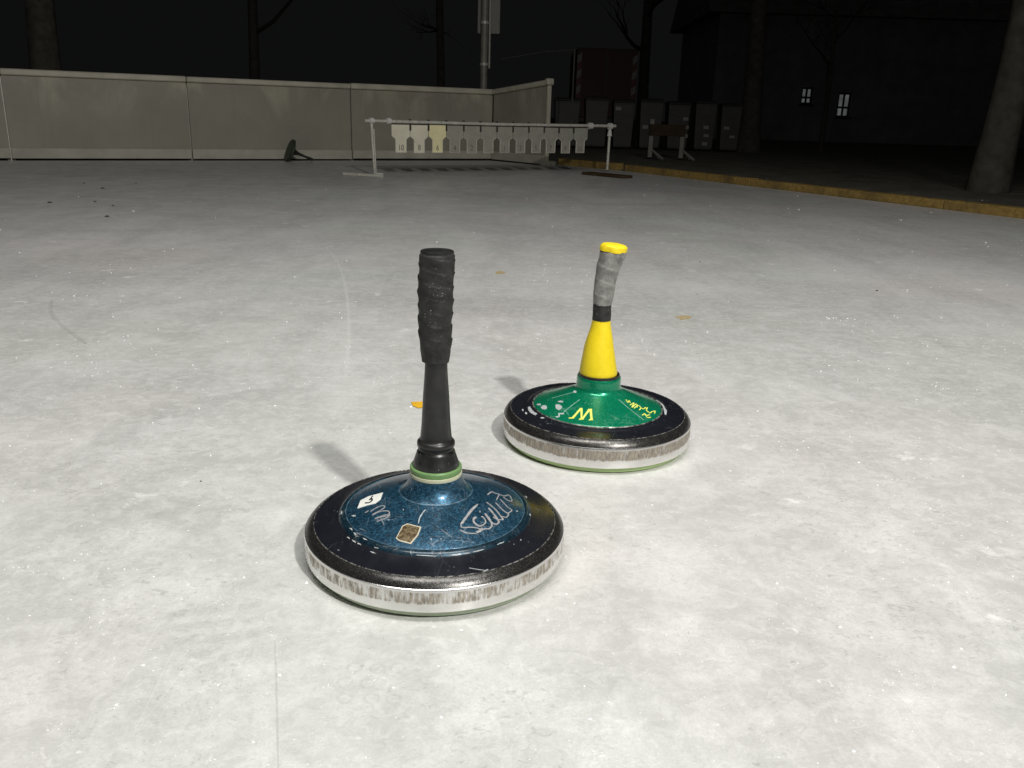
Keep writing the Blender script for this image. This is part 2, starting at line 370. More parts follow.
def catmull(P, k=6):
    P = [Vector(p) for p in P]
    if len(P) < 3: return [P[0].lerp(P[-1], i / k) for i in range(k + 1)]
    Q = [P[0] * 2 - P[1]] + P + [P[-1] * 2 - P[-2]]; out = []
    for i in range(1, len(Q) - 2):
        a, b, c_, d = Q[i - 1:i + 3]
        for j in range(k):
            t = j / k
            out.append(.5 * ((2 * b) + (c_ - a) * t + (2 * a - 5 * b + 4 * c_ - d) * t * t + (3 * b - a - 3 * c_ + d) * t ** 3))
    out.append(P[-1]); return out
def ice_strip(name, px, width, mat, z):
    P = catmull([gnd(*p) for p in px], 8); V, F = [], []
    for i, p in enumerate(P):
        d = (P[min(i + 1, len(P) - 1)] - P[max(i - 1, 0)]).normalized(); s = UZ.cross(d)
        t = i / (len(P) - 1); wv = width * (.35 + .65 * sin(pi * t) ** .6) * random.uniform(.7, 1.15)
        V += [p + s * wv / 2 + UZ * z, p - s * wv / 2 + UZ * z]
    for i in range(len(P) - 1): F.append((2 * i, 2 * i + 1, 2 * i + 3, 2 * i + 2))
    return mesh(name, V, F, mat, ice)
def ice_poly(name, px, mat, z, jag=.0):
    P = [gnd(*p) for p in px]
    if jag:
        Q = []
        for a, b in zip(P, P[1:] + P[:1]):
            for j in range(5): Q.append(a.lerp(b, j / 5) + Vector((random.uniform(-jag, jag), random.uniform(-jag, jag), 0)))
        P = Q
    return mesh(name, [(p.x, p.y, z) for p in P], [tuple(range(len(P)))], mat, ice)
ice_strip('scratch', [(326, 247), (338, 264), (345, 286), (348, 310), (349, 335), (347, 360), (345, 378)], .009, 'scratch_white', .0012)
ice_strip('scratch', [(52, 300), (51, 312), (60, 324), (78, 338), (86, 344)], .012, 'crack_grey', .0012)
ice_strip('crack', [(275, 640), (277, 700), (279, 800)], .0022, 'crack_grey', .0012)
ice_strip('scratch', [(0, 366), (14, 362), (30, 359)], .008, 'crack_grey', .0012)
# boot prints pressed into the thin frost: a left ribbed one and a hex-studded one
for (x, y, wd_, h_, sk) in ((186, 613, 24, 7, 2), (216, 610, 34, 7, 2), (250, 606, 26, 6, 2), (184, 627, 26, 7, 2), (216, 624, 38, 7, 2), (254, 620, 26, 6, 2),
                            (188, 640, 26, 7, 3), (222, 638, 40, 8, 3), (260, 633, 30, 7, 3), (198, 655, 30, 8, 3), (236, 656, 36, 9, 3), (206, 668, 26, 8, 3), (232, 674, 22, 7, 2)):
    ice_poly('boot_print', [(x - wd_ / 2, y + sk), (x - wd_ / 2 + 3, y - h_ / 2 + sk), (x + wd_ / 2, y - h_ / 2 - sk), (x + wd_ / 2 - 2, y + h_ / 2 - sk), (x - wd_ / 2 + 2, y + h_ / 2 + sk)], 'print_grey', .0012, .0012)
def ring_print(x, y, r):
    V, F = [], []; n = 12
    c_ = gnd(x, y); k = r / FPX * (c_ - CP).dot(FW)
    for i in range(n):
        a = 2 * pi * i / n
        for rr in (k, k * .62): V.append((c_.x + rr * cos(a), c_.y + rr * sin(a), .0012))
    for i in range(n): j = (i + 1) % n; F.append((2 * i, 2 * i + 1, 2 * j + 1, 2 * j))
    mesh('boot_print', V, F, 'print_grey', ice)
for x, y in ((355, 668), (378, 669), (398, 669), (345, 683), (368, 684), (345, 699), (372, 699), (394, 700), (62, 468), (64, 480), (62, 494), (63, 506)): ring_print(x, y, 9 if x > 100 else 6)
for x, y in ((268, 538), (276, 545), (284, 552), (262, 552), (271, 558)): ring_print(x, y, 6)
o = ice_poly('paint_mark', [(411, 402.5), (424, 402), (428, 404), (427, 408), (418, 408.5), (413, 406.5)], 'orange_paint', .0012)
ice_poly('paint_mark', [(676, 317), (684, 315.5), (692, 317), (689, 319.5), (680, 320)], 'faint_orange', .0012, .004)
ice_poly('paint_mark', [(495.5, 272), (499, 271), (507, 272.5), (503, 274), (496, 274.5)], 'faint_orange', .0012, .003)
# dirt specks lying on the ice
for (x, y, s) in ((877, 291, .009), (697, 294.5, .004), (107, 217, .022), (113, 206, .014), (95, 202, .016), (50, 203, .022), (103, 188.5, .02), (84, 183.5, .014), (136, 184, .013), (700, 262, .006), (201, 481.5, .003)):
    p = gnd(x, y); V = []; n = 7
    for z, k in ((.0, 1.), (s * .30, .55)):
        for i in range(n):
            a = 2 * pi * i / n; r = .62 * s * k * random.uniform(.5, 1.2); V.append((p.x + r * cos(a), p.y + r * .7 * sin(a), z + .0002))
    F = [(i, (i + 1) % n, n + (i + 1) % n, n + i) for i in range(n)] + [tuple(range(n, 2 * n))]
    mesh('dirt_speck', V, F, 'dirt', ice)
# ice crumbs: shavings scattered over the sheet
V, F = [], []
def crumb(p, s):
    b = len(V); a0 = random.uniform(0, 6.28); h = s * random.uniform(.35, .9)
    for k in range(4):
        a = a0 + k * pi / 2 + random.uniform(-.4, .4); r = s * random.uniform(.45, 1.1)
        V.append((p[0] + r * cos(a), p[1] + r * sin(a), .0001))
    V.append((p[0] + random.uniform(-.3, .3) * s, p[1] + random.uniform(-.3, .3) * s, h))
    for k in range(4): F.append((b + k, b + (k + 1) % 4, b + 4))
def crumb_px(x, y, s): p = gnd(x, y); crumb((p.x, p.y), s)
for i in range(1500):
    x, y = random.uniform(-60, 1090), 175 + (random.random() ** .8) * 610
    d = (gnd(x, y) - CP).length; crumb_px(x, y, d * random.choice((.00035, .0005, .0006, .0009, .0012)))
for i in range(70):                                     # loose drifts of shavings
    x, y = random.uniform(0, 1024), random.uniform(250, 760)
    if 300 < x < 570 and 470 < y < 620: continue
    rx = random.uniform(6, 26)
    for j in range(random.randint(4, 15)):
        xx, yy = random.gauss(x, rx), random.gauss(y, rx * .3); d = (gnd(xx, yy) - CP).length
        crumb_px(xx, yy, d * random.uniform(.0004, .0013))
for i in range(60):                                     # bigger bits
    x, y = random.uniform(0, 1024), random.uniform(380, 765); crumb_px(x, y, random.uniform(.0014, .0026))
o = mesh('ice_crumbs', V, F, 'ice_crumb'); tag(o, 'white ice crumbs and shavings strewn over the ice', 'ice crumbs', kind='stuff')

# ------------------------------------------------------------------ surface tracing on a stock
class Surf:
    def __init__(s, base, prof): s.base = Vector(base); s.prof = sorted(prof)
    def z(s, r):
        P = s.prof
        if r <= P[0][0]: return P[0][1]
        for (r0, z0), (r1, z1) in zip(P, P[1:]):
            if r <= r1: return z0 + (z1 - z0) * (r - r0) / max(1e-9, r1 - r0)
        return P[-1][1] - 10 * (r - P[-1][0])
    def hit(s, x, y):
        d = ray(x, y); o = CP - s.base
        g = lambda t: (lambda p: p.z - s.z(sqrt(p.x ** 2 + p.y ** 2)))(o + d * t)
        t0 = (.14 - o.z) / d.z; t1 = (0 - o.z) / d.z; n = 400; lo_ = t0
        for i in range(1, n + 1):
            t = t0 + (t1 - t0) * i / n
            if g(t) < 0:
                hi = t
                for k in range(30):
                    mdt = (lo_ + hi) / 2
                    if g(mdt) < 0: hi = mdt
                    else: lo_ = mdt
                break
            lo_ = t
        return o + d * lo_
    def nrm(s, p):
        r = max(1e-6, sqrt(p.x ** 2 + p.y ** 2)); e = .0012; dz = (s.z(r + e) - s.z(r - e)) / (2 * e)
        return Vector((-dz * p.x / r, -dz * p.y / r, 1)).normalized()
    def stroke(s, name, px, wpx, mat, parent, lift=.0005, smooth=True, taper=0, raw=False):
        P = px if raw else [s.hit(*p) for p in px]
        P = catmull(P, 5) if smooth else [P[i].lerp(P[i + 1], j / 4) for i in range(len(P) - 1) for j in range(4)] + [P[-1]]
        Vv, Ff = [], []; k = ((P[0] + s.base) - CP).dot(FW) / FPX
        for i, p in enumerate(P):
            p = Vector((p.x, p.y, s.z(sqrt(p.x ** 2 + p.y ** 2))))
            nr = s.nrm(p); d = (P[min(i + 1, len(P) - 1)] - P[max(i - 1, 0)])
            if d.length < 1e-7: d = Vector((1, 0, 0))
            sd = nr.cross(d.normalized()).normalized(); t = i / (len(P) - 1)
            wv = wpx * k * (1 - taper * abs(2 * t - 1)) * random.uniform(.82, 1.1) / 2
            Vv += [p + sd * wv - nr * .0003, p + sd * wv + nr * lift, p - sd * wv + nr * lift, p - sd * wv - nr * .0003]
        for i in range(len(P) - 1):
            for j in range(3): Ff.append((4 * i + j, 4 * i + j + 1, 4 * i + 5 + j, 4 * i + 4 + j))
        Ff += [(3, 2, 1, 0)]; e = 4 * (len(P) - 1); Ff += [(e, e + 1, e + 2, e + 3)]
        return mesh(name, Vv, Ff, mat, parent)
    def patch(s, name, px, mat, parent, lift=.0006, jag=0.):
        Q = []
        for a, b in zip(px, px[1:] + px[:1]):
            for j in range(4):
                t = j / 4; Q.append((a[0] + (b[0] - a[0]) * t + random.uniform(-jag, jag), a[1] + (b[1] - a[1]) * t + random.uniform(-jag, jag)))
        cx = sum(p[0] for p in Q) / len(Q); cy = sum(p[1] for p in Q) / len(Q)
        Vv, Ff = [], []; n = len(Q)
        for kx in (1.0, .55):
            for p in Q: Vv.append(s.hit(cx + (p[0] - cx) * kx, cy + (p[1] - cy) * kx))
        Vv.append(s.hit(cx, cy))
        base = list(Vv); Vv = [p + s.nrm(p) * lift for p in base] + [p - s.nrm(p) * .0004 for p in base[:n]]
        for i in range(n):
            j = (i + 1) % n
            Ff += [(i, j, n + j, n + i), (n + i, n + j, 2 * n), (2 * n + 1 + i, 2 * n + 1 + j, j, i)]
        o = mesh(name, Vv, Ff, mat, parent); return sharp(o, 10)

def joinlast(objs, name):
    """merge several small strokes of one inscription into one part"""
    bm = bmesh.new()
    for o in objs: bm.from_mesh(o.data)
    me = objs[0].data; par = objs[0].parent; mat = me.materials[0]
    nm = bpy.data.meshes.new(name); bm.to_mesh(nm); bm.free(); nm.materials.append(mat)
    for o in objs: bpy.data.objects.remove(o, do_unlink=True)
    q = bpy.data.objects.new(name, nm); COL.objects.link(q); q.parent = par; return q

# ------------------------------------------------------------------ blue stock
BB = Vector((-.0801, .8552, 0))
bs = tag(empty('ice_stock', BB), 'blue-domed ice stock with straight black taped handle and silver ring', 'ice stock')
lathe('running_sole', [(.0, 0), (.128, 0), (.1325, .001), (.1355, .003), (.1362, .0105), (.10, .0105)], 'green_sole', bs, 160)
lathe('metal_ring', [(.132, .0095), (.1400, .0095), (.1420, .0108), (.1427, .0135), (.1427, .033), (.1421, .0352), (.1405, .0362)], 'chrome', bs, 192)
BP = [(.1415, .0355), (.1395, .0385), (.1362, .0415), (.1330, .0433), (.1322, .0436)]
lathe('rim', BP, 'worn_bevel', bs, 192)
AP = [(.1324, .0425), (.1318, .0438), (.128, .0446), (.118, .0468), (.1085, .0490), (.1055, .0503)]
lathe('body', AP, 'black_lacquer', bs, 160)
lathe('ridge', [(.1062, .0490), (.1055, .0505), (.1035, .0530), (.1012, .0543), (.0998, .0545), (.0984, .0537), (.0978, .0536)], 'teal_ridge', bs, 160, ang=60)
lathe('ridge_line', [(.0984, .0534), (.0983, .0541), (.0976, .0542), (.0972, .0538)], 'seam_blue', bs, 160, ang=60)
lathe('ridge_line', [(.0408, .0744), (.0402, .0755), (.0395, .0757), (.0390, .0750)], 'seam_blue', bs, 120, ang=60)
lathe('rim_edge', [(.1327, .0430), (.1326, .0440), (.1320, .0442), (.1317, .0436)], 'edge_metal', bs, 192, ang=60)
DP = [(.0978, .0530), (.0975, .0541), (.0968, .0545), (.088, .0588), (.074, .0640),
      (.060, .0686), (.047, .0728), (.0402, .0750), (.0392, .0748), (.0384, .0757), (.0350, .0788), (.0318, .0835), (.0296, .0890), (.0284, .0945)]
dome = lathe('dome', DP, 'blue_lacquer', bs, 160, ang=60)
col_ = lathe('collar', [(.0268, .0942), (.0283, .0944), (.0286, .0955), (.0285, .0985), (.0270, .0990)], 'collar_cream', bs)
lathe('collar_band', [(.0266, .0989), (.0281, .0990), (.0283, .1000), (.0281, .1040), (.0274, .1050), (.0245, .1052)], 'collar_green', col_)
HP = [(.0240, .1045), (.0254, .1050), (.0256, .1062), (.0235, .1120), (.0208, .1205), (.0204, .1220), (.0190, .1230), (.0184, .1248), (.0188, .1262), (.0201, .1276), (.0205, .1300),
      (.0203, .1325), (.0190, .1342), (.0177, .1350), (.0171, .1365), (.0164, .1430), (.0156, .1520), (.0147, .1680), (.0138, .1860), (.0125, .2040), (.0119, .2150), (.0117, .2300)]
hd = lathe('handle', HP, 'black_plastic', bs, 72, ang=50)
def boff(z): t = max(0, min(1, (z - .222) / .113)); return (-.0004 - .0011 * sin(pi * t) + .0012 * t, 0)
tp = []
z = .2222
while z < .3335:
    t = (z - .2222) / .111
    r = .0141 + .0030 * min(1, t / .22) ** .8 + .0010 * min(1, max(0, (t - .22) / .4)) ; tp.append((r, z)); z += .0011
def wrap(a, z, r):
    ph = (z + .0035 * cos(a + 1.1)) / .0138 + a / (2 * pi); fz = ph - floor(ph)
    k = 1 if z > .243 else .25
    return r + k * (.0010 * (fz ** 2.6) - .0003) + .00035 * sin(5 * a + z * 160) + .00025 * sin(3 * a - z * 410)
lathe('grip_tape', [(.0115, .2222)] + tp + [(tp[-1][0] - .0008, .3345), (tp[-1][0] - .0022, .3350)], 'black_tape', bs, 90, boff, wrap, ang=70)
lathe('end_cap', [(.0150, .3335), (.0168, .3340), (.0172, .3358), (.0168, .3375), (.0155, .3382), (.0146, .3376), (.0085, .3368), (.0004, .3366)], 'black_plastic', bs, 64, boff)
SB = Surf(BB, [p for p in DP if p[0] < .0986] + [(.0990, .0545), (.1012, .0545), (.1035, .0531), (.1056, .0505), (.118, .0468), (.128, .0446), (.1322, .0437)])
def Z2(u, v): return (440 + u / 8.533, 470 + v / 8.533)
def Z1(u, v): return (330 + u / 8.533, 470 + v / 8.533)
L = []
def st(pts, wpx, fz, surf, mat, par, **k): L.append(surf.stroke('lettering', [fz(*p) for p in pts], wpx, mat, par, **k))
Z8 = lambda u, v: (450 + u / 10.24, 480 + v / 10.24)
for wv_, pts in ((2.6, [(272, 262), (225, 305), (175, 370), (118, 450)]), (1.3, [(285, 250), (262, 266)]), (1.4, [(112, 445), (122, 488), (200, 486), (270, 492), (305, 505)]), (1.3, [(100, 514), (170, 545), (268, 550)]),
                 (3.0, [(270, 540), (312, 520), (330, 496)]), (2.3, [(268, 380), (240, 405), (250, 442), (298, 478)]), (1.5, [(298, 478), (345, 458), (364, 428), (342, 386), (318, 376)]),
                 (1.6, [(325, 515), (360, 502), (402, 500), (428, 468), (416, 430)]), (2.3, [(416, 430), (390, 392), (358, 345)]), (2.6, [(300, 324), (312, 326)]),
                 (1.7, [(392, 380), (425, 436), (470, 456), (502, 436)]), (2.2, [(502, 436), (470, 380), (395, 290)]), (1.4, [(440, 380), (490, 408), (545, 408)]), (1.6, [(545, 408), (520, 376), (460, 300), (375, 230)]),
                 (1.3, [(520, 372), (575, 384), (602, 352)]), (1.4, [(602, 352), (540, 310), (465, 235)]), (1.2, [(590, 345), (632, 312), (590, 280), (512, 200)]),
                 (1.5, [(385, 152), (428, 124), (470, 140)]), (1.1, [(470, 140), (500, 150), (474, 208)]), (1.1, [(500, 150), (560, 166), (602, 156), (634, 214), (590, 210), (545, 176)])):
    st(pts, wv_, Z8, SB, 'lettering_silver', dome)
joinlast(L, 'lettering')['label'] = 'silver handwritten-style script lettering'; L = []
for p in ([(346, 356), (392, 326), (446, 306), (468, 318), (430, 346), (360, 384)], [(362, 388), (420, 358), (492, 352), (506, 374), (450, 392), (384, 416)],
          [(384, 418), (430, 404), (492, 392), (512, 382), (478, 412), (400, 442)], [(300, 366), (330, 348)]):
    st(p, 1.15, Z1, SB, 'lettering_silver', dome)
joinlast(L, 'lettering')['label'] = 'worn silver initials beside the white sticker'; L = []
stk = SB.patch('sticker', [Z1(*p) for p in ((235, 330), (262, 262), (330, 228), (452, 195), (432, 252), (385, 288), (310, 306))], 'white_sticker', dome); stk['label'] = 'white sticker with a black mark'
st([(302, 286), (336, 284), (362, 262), (352, 248), (340, 262)], 1.7, Z1, SB, 'ink_black', stk, lift=.0011); st([(352, 248), (366, 226)], 1.3, Z1, SB, 'ink_black', stk, lift=.0011); joinlast(L, 'printed_mark'); L = []
sk2 = SB.patch('sticker', [Z1(*p) for p in ((562, 585), (618, 478), (660, 458), (780, 488), (752, 562), (690, 634), (590, 608))], 'sticker_edge', dome, .0005); sk2['label'] = 'small brown foil sticker with pale edge'
SB.patch('foil', [Z1(*p) for p in ((574, 580), (626, 486), (662, 470), (766, 496), (742, 556), (686, 622), (596, 598))], 'brown_sticker', sk2, .0010)
st([(815, 338), (786, 376), (766, 410), (754, 458)], 1.3, Z1, SB, 'chip_white', dome, taper=.5); joinlast(L, 'scratch'); L = []
for pts, wv in (([(800, 350), (860, 392), (930, 400)], .5), ):
    pass
for pts in ([(20, 355), (90, 385), (150, 430)], [(0, 600), (60, 560), (150, 535)], [(60, 520), (70, 600)]):
    st(pts, .7, Z2, SB, 'seam_blue', dome, taper=.6)
joinlast(L, 'scratch'); L = []
chips = [(Z1(205, 392), 3.2, 1.6), (Z1(96, 366), 1.6, 3.0), (Z1(180, 505), 2.5, 2.6), (Z1(215, 545), 2.4, 2.4), (Z1(158, 580), 2.0, 2.2), (Z1(205, 610), 3.2, 1.6), (Z1(250, 632), 2.4, 1.0), (Z1(365, 705), 3.0, 1.3), (Z1(395, 665), 1.2, 2.2), (Z1(300, 590), 3.0, .9),
         (Z1(800, 730), 7.0, 1.6), (Z1(870, 735), 4, 1.2), (Z2(140, 725), 4.5, 1.8), (Z2(230, 712), 3, 1.1), (Z2(330, 690), 6.0, 1.5), (Z2(515, 625), 4.6, 1.6), (Z2(735, 232), 2.2, .9), (Z2(655, 355), 1.2, 1.0), (Z2(770, 385), 1.0, .9), (Z2(690, 600), 1.0, 1.2), (Z1(500, 428), 1.2, .9), (Z1(625, 340), .6, 1.3)]
for i, ((x, y), a, b) in enumerate(chips):
    hp = SB.hit(x, y); hr = sqrt(hp.x ** 2 + hp.y ** 2); ha = atan2(hp.y, hp.x)
    if .092 < hr < .112:                       # chips worn along the ridge
        da = max(a, b) * .0011 / hr; arc = [Vector(((hr + random.uniform(-.0006, .0006)) * cos(ha + k * da), hr * sin(ha + k * da), 0)) for k in (-1, -.5, 0, .5, 1)]
        for p3 in arc: p3.z = SB.z(sqrt(p3.x ** 2 + p3.y ** 2))
        SB.stroke('paint_chip', arc, random.uniform(.8, 1.7), 'chip_white', dome, taper=.6, raw=True)
    else: L.append(SB.patch('paint_chip', [(x + .85 * a * cos(t * pi / 3) * random.uniform(.3, 1.25), y + .62 * b * sin(t * pi / 3) * random.uniform(.3, 1.25) - (x - 437) * .0006 * a) for t in range(6)], 'chip_white', dome, .0004, .25))
L = []
for pts, wv in (([Z2(250, 838), Z2(330, 852), Z2(405, 862)], .8), ([Z2(372, 868), Z2(410, 850)], 1.3)):
    L.append(SB.stroke('scratch', [(x, y - 0) for x, y in pts], wv, 'chip_white', bs, taper=.4))
joinlast(L, 'scratch'); L = []

# ------------------------------------------------------------------ green stock
GB = Vector((.1302, 1.2215, 0))
gs = tag(empty('ice_stock', GB), 'green-domed ice stock with bent yellow and grey taped handle', 'ice stock')
lathe('running_sole', [(.0, 0), (.128, 0), (.1325, .001), (.1350, .003), (.1356, .0095), (.10, .0095)], 'lime_sole', gs, 160)
lathe('metal_ring', [(.132, .0088), (.1390, .0088), (.1408, .0100), (.1414, .0125), (.1414, .0365), (.1408, .0388), (.1392, .0398)], 'chrome_rusty', gs, 192)
lathe('rim', [(.1402, .0392), (.1385, .0430), (.1352, .0465), (.1320, .0486), (.1312, .0490)], 'worn_bevel_brown', gs, 192)
lathe('body', [(.1314, .0478), (.1308, .0491), (.126, .0496), (.115, .0505), (.1075, .0512), (.1060, .0522), (.1030, .0540), (.1000, .0543), (.0978, .0538), (.0965, .0525)], 'black_lacquer', gs, 160)
lathe('dome_edge', [(.0988, .0537), (.0984, .0550), (.0976, .0552), (.0966, .0545)], 'edge_metal', gs, 160, ang=60)
lathe('rim_edge', [(.1316, .0484), (.1315, .0494), (.1309, .0496), (.1306, .0490)], 'edge_metal', gs, 192, ang=60)
GD = [(.0975, .0525), (.0966, .0546), (.0940, .0556), (.080, .0612), (.062, .0688), (.047, .0757), (.0392, .0795), (.0362, .0812), (.0345, .0830), (.0335, .0860), (.0330, .0960), (.0328, .1000), (.0322, .1012), (.0296, .1014)]
gd = lathe('dome', GD, 'green_lacquer', gs, 160, ang=50)
lathe('collar', [(.0290, .1010), (.0308, .1012), (.0311, .1030), (.0306, .1050), (.0285, .1052)], 'black_plastic', gs, 64)
OFF = [(.10, -.0012), (.125, -.0022), (.148, -.0028), (.171, -.0018), (.187, -.0015), (.212, -.0018), (.231, -.0008), (.26, .0028), (.286, .0088), (.30, .0112)]
def goff(z):
    P = OFF
    if z <= P[0][0]: return (P[0][1], 0)
    for (z0, x0), (z1, x1) in zip(P, P[1:]):
        if z <= z1:
            t = (z - z0) / (z1 - z0); t = t * t * (3 - 2 * t) * .5 + t * .5; return (x0 + (x1 - x0) * t, 0)
    return (P[-1][1], 0)
lathe('handle', [(.0270, .1040), (.0281, .1048), (.0284, .1065), (.0280, .1100), (.0268, .1180), (.0254, .1260), (.0240, .1340), (.0218, .1470), (.0190, .1600), (.0164, .1700), (.0145, .1790), (.0132, .1870), (.0130, .1900)], 'yellow_plastic', gs, 72, goff)
lathe('tape_band', [(.0128, .1866), (.0137, .1868), (.0136, .1950), (.0134, .2040), (.0134, .2120), (.0128, .2124)], 'black_tape', gs, 64, goff, lambda a, z, r: r + .0002 * sin(3 * a + z * 300))
tp = []; z = .2100
while z < .2890:
    t = (z - .21) / .079; tp.append((.0136 + .0052 * t + .0004 * sin(t * 9), z)); z += .0012
def gwrap(a, z, r):
    ph = (z + .004 * cos(a)) / .021 + a / (2 * pi) * .5; fz = ph - floor(ph)
    return r + .0006 * (fz ** 2) - .0002 + .00035 * sin(3 * a + z * 120)
lathe('grip_tape', [(.0130, .2100)] + tp, 'grey_tape', gs, 80, goff, gwrap, ang=70)
def captilt(a, z, r): return r
cap = lathe('end_cap', [(.0180, .2870), (.0190, .2876), (.0193, .2910), (.0186, .2950), (.0160, .2976), (.0120, .2986), (.0004, .2988)], 'yellow_tape', gs, 64, goff, lambda a, z, r: r + .0006 * sin(4 * a + z * 200) + .0004 * sin(7 * a))
for v in cap.data.vertices: v.co.z += -.10 * (v.co.x - .0105)
SG = Surf(GB, [p for p in GD if .0335 < p[0] < .0968] + [(.0972, .0556), (.0986, .0552), (.0999, .0545), (.103, .0541), (.106, .0523), (.1075, .0513), (.126, .0497), (.1310, .0491)])
def Z5(u, v): return (500 + u / 7.68, 375 + v / 7.68)
def Z6(u, v): return (595 + u / 7.68, 375 + v / 7.68)
Z7 = lambda u, v: (560 + u / 20.48, 400 + v / 20.48)
for wv_, pts in ((1.5, [(178, 374), (290, 372)]), (2.5, [(262, 366), (430, 178)]), (2.1, [(442, 168), (440, 385)]), (1.5, [(388, 398), (488, 394)]), (2.3, [(462, 385), (606, 192)]), (2.6, [(628, 186), (646, 404)]), (1.6, [(590, 412), (676, 404)])):
    st(pts, wv_, Z7, SG, 'lettering_yellow', gd, smooth=False)
w_ = joinlast(L, 'lettering'); w_['label'] = 'yellow letter M'; L = []
for pts in ([(238, 190), (252, 212), (262, 198), (270, 216)], [(268, 232), (300, 216), (282, 250), (318, 224), (322, 250)], [(300, 256), (330, 236), (352, 252), (340, 270)], [(350, 252), (372, 262), (388, 250), (396, 276)],
            [(392, 270), (420, 292), (436, 282)], [(440, 282), (462, 278), (456, 296)], [(362, 310), (384, 300), (400, 326), (428, 326)], [(376, 296), (392, 312), (420, 306)], [(398, 262), (402, 250)]):
    st(pts, 1.0, Z6, SG, 'lettering_yellow', gd)
joinlast(L, 'lettering')['label'] = 'worn yellow scribbled lettering'; L = []
for (u, v, a, b, f_) in ((340, 250, 3.4, 2.2, Z5), (450, 246, 3.9, 3.0, Z5), (466, 206, 2.8, 1.0, Z5), (298, 228, 2.4, 1.0, Z5), (470, 298, 3.2, .8, Z5), (440, 322, 2.2, .7, Z5), (455, 308, .8, 2.0, Z5), (326, 330, 2.4, .8, Z5), (200, 295, 1.2, 1.1, Z5), (175, 270, .9, 1.0, Z5), (150, 375, 1.4, .8, Z5), (575, 130, 1.7, 1.2, Z5)):
    x, y = f_(u, v); L.append(SG.patch('paint_chip', [(x + a * cos(t * pi / 4) * random.uniform(.75, 1.1), y + b * sin(t * pi / 4) * random.uniform(.75, 1.1)) for t in range(8)], 'chip_white', gd, .0005, .1))
L = []
st([(222, 246), (232, 268), (250, 288), (278, 304)], 3.6, Z5, SG, 'chip_white', gs, taper=.3); st([(462, 196), (500, 214), (528, 248), (542, 300)], 2.0, Z6, SG, 'chip_white', gs, taper=.4); st([(528, 250), (540, 276), (540, 304)], 3.0, Z6, SG, 'chip_white', gs, taper=.4)
for o in L: o.name = 'paint_chip'
L = []
st([(612, 190), (540, 244), (470, 302)], .8, Z5, SG, 'seam_pale', gd); st([(182, 190), (270, 266), (372, 346)], .8, Z6, SG, 'seam_pale', gd); st([(575, 132), (480, 156), (400, 178)], .7, Z5, SG, 'seam_pale', gd)
for o in L: o.name = 'seam'
L = []

# ------------------------------------------------------------------ rink barrier
def barrier(name, label, A, B, hA, hB, cuts, origin_out, post_end=False):
    root = tag(empty(name, A), label, 'barrier')
    d = (B - A).normalized(); Ln = (B - A).length; nrm = Vector((d.y, -d.x, 0))      # towards the ice
    hh = lambda t: hA + (hB - hA) * t / Ln
    cs = [0] + cuts + [Ln]
    def slab(nm, t0, t1, za, zb, y0, y1, mat, bev=.003):
        V = [(t, y, zz(t)) for zz in (za, zb) for y in (y0, y1) for t in (t0, t1)]
        F = [(0, 2, 3, 1), (4, 5, 7, 6), (0, 1, 5, 4), (2, 6, 7, 3), (0, 4, 6, 2), (1, 3, 7, 5)]
        W = [A + d * v[0] + nrm * v[1] + UZ * v[2] for v in V]
        o = mesh(nm, W, F, mat, root, origin=A); sharp(o); bevel(o, bev, 1); return o
    g = .005
    for t0, t1 in zip(cs, cs[1:]):
        k = random.uniform(-.004, .004)
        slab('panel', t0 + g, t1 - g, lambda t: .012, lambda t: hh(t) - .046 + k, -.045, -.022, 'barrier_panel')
        slab('kick_plate', t0 + g, t1 - g, lambda t: .016 + k, lambda t: .098, -.0215, -.006, 'barrier_kick')
        slab('top_rail', t0 + g * .5, t1 - g * .5, lambda t: hh(t) - .050, lambda t: hh(t) + k, -.060, .004, 'barrier_trim', .008)
    for t in cs[1:-1]:
        slab('post', t - .03, t + .03, lambda t: GZ, lambda t: hh(t) - .06, -.12, -.060, 'galvanised')
    if post_end:
        slab('end_post', Ln + .002, Ln + .030, lambda t: GZ, lambda t: hh(Ln) - .050, -.046, -.008, 'barrier_trim')
        slab('end_cap', Ln - .012, Ln + .045, lambda t: hh(Ln) - .048, lambda t: hh(Ln) + .012, -.066, .010, 'barrier_trim', .01)
        slab('foot_bracket', Ln - .05, Ln + .085, lambda t: .0, lambda t: .05, -.10, .0, 'barrier_kick', .008)
    return root
tl = lambda x: (gnd(x, 160.5) - wfar).dot(wd)
# heights measured against the ice line
hl, hc = .705, .716
slope = (hc - hl) / (wc - wl).length; h0 = hl - slope * 7.0
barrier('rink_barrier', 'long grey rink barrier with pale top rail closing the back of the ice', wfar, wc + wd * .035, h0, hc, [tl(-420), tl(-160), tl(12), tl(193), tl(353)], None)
we2 = gnd(543, 166)
barrier('rink_barrier', 'short darker return of the rink barrier ending at a capped post', wc + Vector((.004, -.010, 0)), we2, .716, .80, [], None, True)
